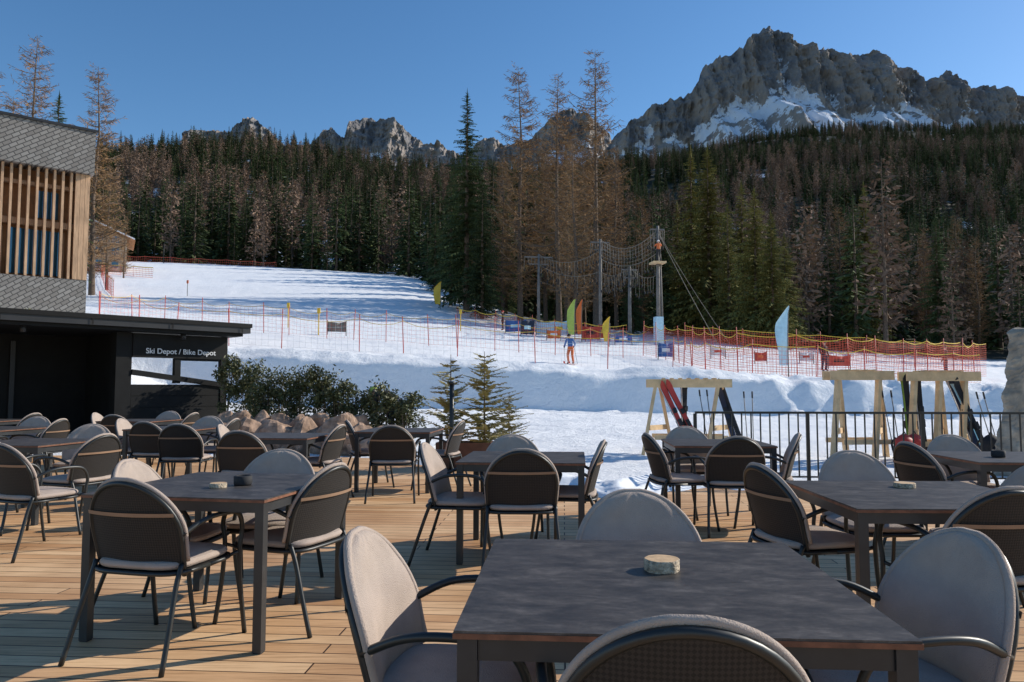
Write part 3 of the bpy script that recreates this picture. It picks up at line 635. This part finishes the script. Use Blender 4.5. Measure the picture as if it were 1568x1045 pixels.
mb.box((-.41,-.2,.1),(.41,.2,.38),'bark'); mb.obj('planter_box',(-.75,12.1,0),-.1)
def youngfir(seed,H,Rd):
    r=random.Random(seed); mb=MB(); mb.tube([(0,0,0),(0,0,H*.6),(0,0,H)],[.022,.012,.004],'bark',6)
    n=int(H/.085)
    for i in range(n):
        t=.06+.90*i/n
        for k in range(5):
            a=r.random()*6.28; L=Rd*(1-t)**.8*r.uniform(.5,1.2)+.06; d=Vector((math.cos(a),math.sin(a),0)); rise=r.uniform(-.05,.40)
            p0=Vector((0,0,t*H+r.uniform(-.05,.05))); p1=p0+d*L+Vector((0,0,L*rise))
            mb.tube([p0,p1],[.006,.002],'bark',3)
            m=int(L/.024)
            for j in range(m):
                u=(j+.5)/m; b=p0.lerp(p1,u)
                for s in(-1,1):
                    e=(d*.5+Vector((-d.y,d.x,0))*s+Vector((0,0,r.uniform(-.3,.5)))).normalized()*(.03+.09*(1-u)*min(1,L*2)); w=Vector((0,0,.009))+d*.009
                    mb.quad([b,b+e*.5+w,b+e,b+e*.5-w],'fir')
    return mb.mesh('young_fir')
YF=[youngfir(1,1.55,.85),youngfir(2,1.5,.62)]
place(YF[0],'young_fir_tree',(-.45,12.1,.34)); place(YF[1],'young_fir_tree',(-1.0,12.1,.34)); place(YF[1],'young_fir_tree',(-.05,12.8,.1),2,scale=.75)
mb=MB(); mb.tube([(0,0,0),(0,0,1.35)],.035,'metal',10); mb.tube([(0,0,1.35),(0,0,1.40)],.05,'metal',10); mb.tube([(0,0,0),(0,0,.02)],.12,'metal',14); mb.obj('deck_lamp_post',(-.95,11.7,0))
# ------------------------------------------------------------------ ski racks + skis
def rack(X,Y,rot,L=1.5,H=1.55,na=2):
    mb=MB(); zt=H
    for q in range(na):
        x=-L/2+L*q/(na-1)
        for s in(-1,1):
            mb.beam((x+s*.03,s*.07,zt+.05),(x+s*.34,s*.36,0),.06,.13,'pine',up=Vector((0,1,0)))
        mb.beam((x-.2,-.26,.55),(x+.2,.26,.55),.05,.10,'pine')
    for s in(-1,1):
        mb.beam((-L/2-.22,s*.14,zt+.0),(L/2+.22,s*.14,zt+.0),.05,.17,'pine'); mb.beam((-L/2-.1,s*.30,.36),(L/2+.1,s*.30,.36),.04,.09,'pine')
    n=int(L/.17)
    for i in range(n): x=-L/2+.1+i*.17; mb.box((x,-.20,zt+.087),(x+.04,.20,zt+.11),'pine')
    mb.obj('wooden_ski_rack',(X,Y,h(X,Y)-.03),rot)
rack(3.62,15.2,-.10,1.25,1.45); rack(6.50,13.9,.1,.80,1.58); rack(7.90,13.7,.05,.95,1.58,3)
def ski_pair(X,Y,rot,lean,c1,c2,L=1.68,roll=0):
    mb=MB()
    for off in(-.03,.03):
        def f(u,v,off=off,top=0):
            z=u*L; w=.045+.018*abs(2*u-1)**2
            if u>.93: w*=max(.15,1-((u-.93)/.07)**2)
            b=.10*max(0,(u-.88)/.12)**2*(1 if off>0 else -1)
            return ((v-.5)*2*w, off+b+top, z)
        for top,fl in((-.007,False),(.007,True)):
            mb.grid(lambda u,v,t=top:f(u,v,top=t),26,1,c1 if (top>0)==(off>0) else c2,flip=fl)
        for v in(0,1): mb.grid(lambda u,a,v=v:Vector(f(u,v,top=-.007)).lerp(Vector(f(u,v,top=.007)),a),26,1,'dark')
        s=1 if off>0 else -1
        for z0,hh in((.62,.14),(.90,.10)):
            mb.box((-.035,off+s*.008,z0) if s>0 else (-.035,off-.06,z0),(.035,off+.06,z0+hh) if s>0 else (.035,off-.008,z0+hh),'dark')
    mb.obj('pair_of_skis',(X,Y,h(X,Y)),(lean,roll,rot))
ski_pair(3.62,14.75,.15,-.30,'red','white',1.6,-.35); ski_pair(3.80,14.7,.0,-.26,'red','dark',1.65,-.42); ski_pair(3.42,14.8,.3,-.28,'dark','white',1.55,.18)
ski_pair(4.62,14.7,-.3,-.28,'dark','white',1.65,-.32); ski_pair(4.5,14.75,-.2,-.28,'navy','dark',1.55,-.25)
ski_pair(7.2,13.4,.1,-.25,'dark','lime',1.65,.1); ski_pair(7.4,13.35,-.1,-.27,'dark','white',1.65,.05); ski_pair(8.4,13.3,-.1,-.28,'navy','white',1.65,-.2); ski_pair(8.55,13.3,.1,-.25,'dark','sky',1.6,-.25)
def poles(X,Y,rot):
    mb=MB()
    for s in(-1,1):
        mb.tube([(s*.05,0,.0),(s*.08,.33,1.15)],.009,'grey',6); mb.tube([(s*.08,.33,1.15),(s*.082,.36,1.28)],.016,'dark',6); mb.tube([(s*.05,.02,.07),(s*.05,.023,.08)],.045,'dark',8)
    mb.obj('pair_of_ski_poles',(X,Y,h(X,Y)),rot)
poles(3.95,14.7,.2); poles(4.75,14.8,-.2); poles(6.95,13.4,0); poles(8.65,13.2,.3)
def backpack(X,Y,z,mk):
    mb=MB()
    def fn(d): 
        q=d.normalized(); m=max(abs(q.x),abs(q.y),abs(q.z)); return d*(.8+.25/m)
    mb.sphere((0,0,.24),(.17,.12,.24),mk,16,12,fn); mb.sphere((0,-.13,.16),(.12,.05,.12),mk,12,8,fn); mb.tube(cat([(-.04,.0,.47),(0,.0,.53),(.04,.0,.47)],5),.01,'dark',6)
    for s in(-1,1): mb.tube(cat([(s*.09,.1,.42),(s*.10,.19,.3),(s*.1,.11,.06)],5),.016,'dark',6)
    mb.obj('backpack',(X,Y,z),.2)
backpack(6.85,13.0,0,'red'); backpack(7.08,13.1,.0,'red'); backpack(8.3,12.9,0,'dark')
# ------------------------------------------------------------------ safety nets
def net(name,path,H=1.8,pole='red',sp=2.0,cell=.14,wd=.011,mk='orange',topk='yellow'):
    mb=MB(); P=[Vector((x,y,0)) for x,y in path]; seg=[]
    for a,b in zip(P[:-1],P[1:]):
        L=(b-a).length; n=max(1,int(L/sp)); c=[0]+[(i+R.uniform(-.2,.2))/n for i in range(1,n)]+[1]
        for i in range(n): seg.append((a.lerp(b,c[i]),a.lerp(b,c[i+1])))
    for a,b in seg:
        za=h(a.x,a.y); zb=h(b.x,b.y); d=(b-a).normalized(); lx=R.uniform(-.10,.10)
        mb.tube([(a.x,a.y,za-.1),(a.x+lx,a.y,za+H+R.uniform(-.05,.15))],.022,pole,6)
        nv=int(H*.92/cell); nh=max(2,int((b-a).length/cell)); sg=R.uniform(.06,.28)
        def pt(u,v):
            p=a.lerp(b,u); sag=sg*4*u*(1-u); lo=za*(1-u)+zb*u+.12; hi=za*(1-u)+zb*u+H*.93-sag
            return Vector((p.x+lx*v*.9*(1-u),p.y+.05*math.sin(u*7+v*3+a.x),lo+(hi-lo)*v))
        up=Vector((0,0,wd/2))
        for j in range(nv+1):
            k=topk if j==nv else mk; w=up*(3 if j==nv else 1)
            for q in range(4):
                A_=pt(q/4,j/nv); B_=pt((q+1)/4,j/nv); mb.quad([A_-w,B_-w,B_+w,A_+w],k)
        for i in range(nh+1):
            A_=pt(i/nh,0); B_=pt(i/nh,1); s=d*wd/2; mb.quad([A_-s,A_+s,B_+s,B_-s],mk)
    return mb.obj(name)
def bp(x,Y): return ((x-784)/F*Y,Y)
net('safety_net_fence',[bp(150,36),bp(350,34.5),bp(550,34.2),bp(700,34),bp(820,34),bp(930,34),bp(1030,35)],1.75,cell=.28,wd=.008,mk='white',sp=2.2)
net('safety_net_fence',[bp(150,44),bp(250,48),bp(350,46),bp(500,44),bp(700,42),bp(850,44),bp(990,47)],1.8,cell=.26,wd=.008,sp=2.0)
net('safety_net_fence',[bp(985,50),bp(1040,44),bp(1130,36),bp(1300,35),bp(1420,38),bp(1510,44)],2.2,cell=.13,wd=.014,sp=2.0)
net('safety_net_fence',[bp(1030,40),bp(1080,33.5),bp(1250,33),bp(1400,34),bp(1500,36)],1.6,cell=.2,wd=.012,sp=1.8)
net('safety_net_fence',[bp(1050,56),bp(1200,54),bp(1400,52),bp(1500,50)],2.0,cell=.16,wd=.016,sp=2.2)
net('safety_net_fence',[bp(170,70),bp(150,110),bp(185,150)],2.0,cell=.3,wd=.04,sp=3)
net('safety_net_fence',[bp(185,152),bp(300,154),bp(420,156)],1.3,cell=.4,wd=.03,sp=4,topk='orange')
net('safety_net_fence',[bp(130,118),bp(230,112)],1.8,cell=.3,wd=.04,sp=3)
net('safety_net_fence',[bp(700,72),bp(760,66),bp(850,60),bp(960,60)],1.6,cell=.25,wd=.02,sp=2.5)
def banner(x,Y,w,hh,mk,mk2='white',rot=0):
    X=(x-784)/F*Y; mb=MB()
    for s in(-1,1): mb.tube([(s*w/2,0,-.2),(s*w/2,0,hh+.25)],.03,'grey',6)
    mb.grid(lambda u,v:((u-.5)*w,.09*math.sin(u*9+v)*(.4+v),.2+hh*v-.10*math.sin(u*math.pi)*v),14,5,mk); mb.grid(lambda u,v:((u-.5)*w*.5,.09*math.sin((.25+u*.5)*9+.5)*.9-.03,.2+hh*(.35+.25*v)),8,1,mk2)
    mb.obj('piste_banner',(X,Y,h(X,Y)),rot)
for x,Y,w,hh,a,b in((790,62,1.8,1.0,'blue','sky'),(808,60,1.2,1.2,'navy','sky'),(835,62,1.6,1.1,'sky','white'),(855,63,1.5,1.2,'sky','yellow'),(905,60,1.5,1.1,'red','dark'),(925,62,1.0,1.2,'red','yellow'),(848,58,1.1,.7,'orangef','white'),(1100,50,1.2,.6,'white','red'),(1165,47,.9,.6,'red','orangef'),(1285,46,1.6,.7,'red','dark'),(1235,50,1.0,.6,'white','red'),(955,58,1.5,.6,'blue','white'),(515,48,1.2,.7,'grey','grey'),(1020,46,1.0,.9,'blue','white')):
    banner(x,Y,w,hh,a,b,R.uniform(-.4,.4))
def feather(x,Y,H,w,mk,lean=.1):
    X=(x-784)/F*Y; mb=MB(); mb.tube([(0,0,-.2),(0,0,H*.6),(lean*.4,0,H*.9),(lean,0,H)],[.03,.025,.015,.01],'grey',6)
    def f(u,v):
        z=H*(.18+.82*v); ww=w*min(1,(1.02-v)*3.2)**.6*(.75+.25*math.sin(v*3)); x0=lean*max(0,(v-.6)/.4)**1.5
        return (x0-u*ww,.10*math.sin(v*8+u*3)*u,z)
    mb.grid(f,8,24,mk); mb.obj('feather_flag',(X,Y,h(X,Y)),R.uniform(-.2,.2))
feather(1207,33.4,3.3,.55,'sky',.12); feather(880,58,3.4,.6,'lime'); feather(891,59,3.4,.45,'orangef'); feather(933,56,2.3,.5,'yellow'); feather(674,84,3.2,.8,'yellow')
mb=MB(); mb.tube([(0,0,-.3),(0,0,4.2)],[.07,.05],'metal',8); mb.tube([(0,0,4.15),(.3,0,4.35),(.55,0,4.35)],.035,'metal',6); mb.box((.4,-.12,4.28),(.85,.12,4.36),'metal'); X,Y=bp(246,148); mb.obj('street_lamp',(X,Y,h(X,Y)))
for x,Y in((284,80),(705,60),(440,52),(487,47)):
    mb=MB(); mb.tube([(0,0,-.2),(0,0,1.7)],.035,'yellow' if x>300 else 'grey',8); mb.box((-.10,-.03,1.4),(.10,.03,1.75),'yellow' if x>300 else 'orangef'); X,Y=bp(x,Y); mb.obj('piste_marker_post',(X,Y,h(X,Y)))
# ------------------------------------------------------------------ rope course among the trees
def mast(x,Y,H,arm,kind):
    X=(x-784)/F*Y; g=h(X,Y); e=empty('rope_course_mast',(X,Y,g),.15); mb=MB()
    mb.tube([(0,0,-.3),(0,0,H*.5),(.03,0,H)],[.17,.15,.11],'grey',10)
    if kind:
        mb.box((-.32,-.32,0),(.32,.32,2.3),'sky'); mb.tube([(0.5,.3,-.3),(.2,.1,H*.96)],[.10,.07],'grey',8)
        mb.box((-.55,-.55,H*.68),(.55,.55,H*.695),'pine')
        for q in range(10): mb.beam((.16,-.22,1+q*.75),(-.16,-.22,1+q*.75),.03,.03,'grey')
    mb.obj('pole',parent=e); mb=MB()
    mb.beam((-arm,0,H-.3),(arm,0,H-.3),.10,.12,'grey'); mb.beam((-arm*.7,0,H-1.0),(arm*.7,0,H-1.0),.07,.09,'grey')
    for i in range(9):
        x0=-arm+i*arm/4; L=R.uniform(.5,1.6); mb.tube([(x0,0,H-.35),(x0+R.uniform(-.1,.1),.05,H-.35-L)],.025,'wire',4); mb.sphere((x0,.05,H-.4-L),(.07,.07,.12),'dark',6,4)
    mb.obj('crossarm',parent=e); return Vector((X,Y,g+H))
p1=mast(825,72,7.6,1.4,0); p2=mast(1009,60,9.8,.6,1); p3=mast(920,68,9.2,.9,0); p4=mast(965,64,6.5,.7,0)
mb=MB()
def rope(a,b,sag,r=.02,hang=0):
    a=Vector(a);b=Vector(b); P=[a.lerp(b,i/20)-Vector((0,0,sag*4*(i/20)*(1-i/20))) for i in range(21)]; mb.tube(P,r,'wire',4,False)
    if hang:
        for i in range(1,20,hang):
            p=P[i]; L=R.uniform(.7,1.9); mb.tube([p,p-Vector((R.uniform(-.1,.1),0,L))],.018,'wire',4); mb.sphere(p-Vector((0,0,L)),(.08,.08,.14),'dark',6,4)
    return P
a=rope(p3,p2+Vector((0,0,-.3)),1.2,.03,2); b_=rope(p3-Vector((0,0,1.8)),p2-Vector((0,0,2.2)),.9,.03,1)
for i in range(1,20): mb.tube([a[i],b_[i]],.016,'wire',4)
for q in range(1,5):
    prev=None
    for i in range(21):
        c=a[i].lerp(b_[i],q/5)
        if prev is not None: mb.tube([prev,c],.014,'wire',4,False)
        prev=c
rope(p1,p3-Vector((0,0,1.0)),1.0,.025,1); rope(p1-Vector((0,0,1)),p3-Vector((0,0,3)),.8,.025,2); rope(p3-Vector((0,0,3)),p4,.6,.02,1); rope(p4,p2-Vector((0,0,4)),.6,.02,2)
rope(p2+Vector((0,0,-.4)),(17.5,58,h(17.5,58)),.3,.02); rope(p2+Vector((0,0,-.4)),(15,52,h(15,52)),.2,.02)
mb.obj('rope_course_lines')
# ------------------------------------------------------------------ people
def person(X,Y,z,rot,pose,jacket,trousers,helmet,scale=1.0):
    bend={'stand':0,'ski':25,'bend':75,'climb':5}[pose]; th=math.radians(bend)
    def up(p):
        y=p[1]; zz=p[2]-.93; return (p[0],y*math.cos(th)+zz*math.sin(th),.93+zz*math.cos(th)-y*math.sin(th))
    kneeb={'stand':.03,'ski':.16,'bend':.10,'climb':.15}[pose]
    V=[];E=[];Rr=[];lab=[]
    def add(p,r,l,par=None,r2=None):
        V.append(p); Rr.append((r,r2 or r)); lab.append(l)
        if par is not None: E.append((par,len(V)-1))
        return len(V)-1
    pe=add((0,0,.93),.15,'t',None,.12); w=add(up((0,0,1.08)),.145,'j',pe,.11); c=add(up((0,0,1.28)),.17,'j',w,.12); nb=add(up((0,0,1.42)),.10,'j',c); nk=add(up((0,.01,1.49)),.055,'s',nb)
    hd=add(up((0,.02,1.56)),.05,'s',nk)
    for s in(-1,1):
        sh=add(up((s*.19,0,1.40)),.072,'j',nb)
        if pose=='bend': el=add((s*.24,.44,.78),.055,'j',sh); wr=add((s*.16,.56,.56),.042,'j',el)
        elif pose=='ski': el=add(up((s*.30,.02,1.14)),.055,'j',sh); wr=add(up((s*.28,.26,1.10)),.042,'j',el)
        elif pose=='climb': el=add(up((s*.27,.18,1.30)),.055,'j',sh); wr=add(up((s*.18,.36,1.48)),.042,'j',el)
        else: el=add(up((s*.26,-.02,1.13)),.055,'j',sh); wr=add(up((s*.25,.10,.90)),.042,'j',el)
        d=(Vector(V[wr])-Vector(V[el])).normalized(); sd=d.orthogonal().normalized(); pl=add(tuple(Vector(V[wr])+d*.06),.038,'g',wr,.026)
        for q in range(4):
            o=(q-1.5)*.02; a=Vector(V[pl])+sd*o+d*.035; add(tuple(a),.011,'g',pl); k=len(V)-1; add(tuple(a+d*(.045-.006*abs(q-1.3))-d.cross(sd)*.02),.009,'g',k)
        a=Vector(V[wr])+sd*.04+d*.04; k=add(tuple(a),.012,'g',wr); add(tuple(a+sd*.015+d*.03),.010,'g',k)
        hp=add((s*.10,0,.86),.115,'t',pe,.11); kn=add((s*.13,kneeb,.50),.078,'t',hp); an=add((s*.14,-.02,.13),.062,'t',kn); 
        hl=add((s*.14,-.03,.07),.062,'b',an); add((s*.15,.17,.05),.045,'b',hl)
    me=bpy.data.meshes.new('p'); me.from_pydata(V,E,[]); o=bpy.data.objects.new('tmp',me); coll.objects.link(o)
    m=o.modifiers.new('s','SKIN'); 
    for i,v in enumerate(me.skin_vertices[0].data): v.radius=Rr[i]; v.use_root=(i==0)
    m.use_smooth_shade=True; o.modifiers.new('ss','SUBSURF').levels=1; 
    dg=bpy.context.evaluated_depsgraph_get(); m2=bpy.data.meshes.new_from_object(o.evaluated_get(dg)); bpy.data.objects.remove(o)
    keys={'j':jacket,'t':trousers,'s':'skin','g':'dark','b':'dark'}; names=[jacket,trousers,'skin','dark']
    m2.materials.clear()
    for k in names: m2.materials.append(M[k])
    VV=[Vector(v) for v in V]
    for p in m2.polygons:
        best=min(range(len(VV)),key=lambda i:(VV[i]-p.center).length-Rr[i][0]); p.material_index=names.index(keys[lab[best]]); p.use_smooth=True
    e=empty('skier_person',(X,Y,z),rot); e.scale=(scale,)*3
    place(m2,'body',parent=e)
    mb=MB(); tilt=th*.5 if pose!='bend' else th*.9
    def hf(d):
        if d.z<0: d=Vector((d.x*(1+d.z*2.2),d.y*(1+d.z*1.0),d.z))
        return d
    mb.sphere((0,.0,0),(.078,.097,.12),'skin',16,12,hf); mb.sphere((0,.103,-.012),(.014,.02,.024),'skin',8,6)
    for s in(-1,1): mb.sphere((s*.03,.082,.008),(.012,.01,.008),'dark',6,4); mb.sphere((s*.08,0,-.005),(.012,.02,.03),'skin',6,5)
    mb.sphere((0,.088,-.055),(.026,.008,.007),'red',8,4)
    mb.sphere((0,-.012,.045),(.105,.125,.105),helmet,16,12,lambda d:Vector((d.x,d.y,max(d.z,-.03)))); mb.sphere((0,.085,.04),(.075,.035,.035),'dark',10,6)
    c=up((0,.03,1.63)); ho=mb.obj('head',c,parent=e); ho.rotation_euler=(-tilt,0,0)
    if pose=='ski':
        k=MB()
        for s in(-1,1):
            k.grid(lambda u,v,s=s:(s*.15+(v-.5)*.09,-.75+u*1.65,.015+.12*max(0,(u-.9)/.1)**2),16,1,'red',flip=True); k.tube([up((s*.28,.28,1.12)),(s*.36,-.1,.0)],.009,'dark',5)
        k.obj('skis_and_poles',parent=e)
    return e
person(-2.55,16.6,hb(-2.55,16.6)+.15,math.radians(60),'bend','dark','navy','lime')
X,Y=bp(874,37.5); person(X,Y,h(X,Y),math.radians(160),'ski','blue','orangef','dark',.9)
for x,Y,r,ps,a,b,c in((1262,43,200,'stand','dark','navy','red'),(1448,46,80,'stand','dark','navy','dark'),(770,66,90,'stand','dark','dark','red')):
    X=(x-784)/F*Y; person(X,Y,h(X,Y),math.radians(r),ps,a,b,c)
person(p2.x,p2.y-.4,p2.z-9.8+9.8*.695,0,'climb','orangef','dark','white')
# ------------------------------------------------------------------ light, sky, camera
EL=math.radians(28); AZ=math.radians(67)
w=bpy.data.worlds.new('World'); scene.world=w; w.use_nodes=True; nt=w.node_tree
sk=nt.nodes.new('ShaderNodeTexSky'); sk.sky_type='NISHITA'; sk.sun_disc=False; sk.sun_elevation=EL; sk.sun_rotation=AZ; sk.altitude=600; sk.air_density=1.0; sk.dust_density=.35; sk.ozone_density=2.2
hs=nt.nodes.new('ShaderNodeHueSaturation'); hs.inputs['Saturation'].default_value=1.22; nt.links.new(sk.outputs[0],hs.inputs['Color'])
bg=nt.nodes['Background']; bg.inputs[1].default_value=.15; nt.links.new(hs.outputs[0],bg.inputs[0])
sun=bpy.data.lights.new('sun','SUN'); sun.energy=5.0; sun.angle=math.radians(.5); sun.color=(1,.93,.82)
so=bpy.data.objects.new('sun',sun); coll.objects.link(so); d=Vector((math.sin(AZ)*math.cos(EL),math.cos(AZ)*math.cos(EL),math.sin(EL))); so.rotation_euler=d.to_track_quat('Z','Y').to_euler()
cam=bpy.data.cameras.new('camera'); cam.lens=26; cam.sensor_width=36; cam.clip_end=20000; cam.clip_start=.05
co=bpy.data.objects.new('camera',cam); coll.objects.link(co); co.location=(0,0,EYE); co.rotation_euler=(math.radians(93.6),0,0); scene.camera=co
scene.view_settings.view_transform='Standard'; scene.view_settings.look='None'; scene.view_settings.exposure=0
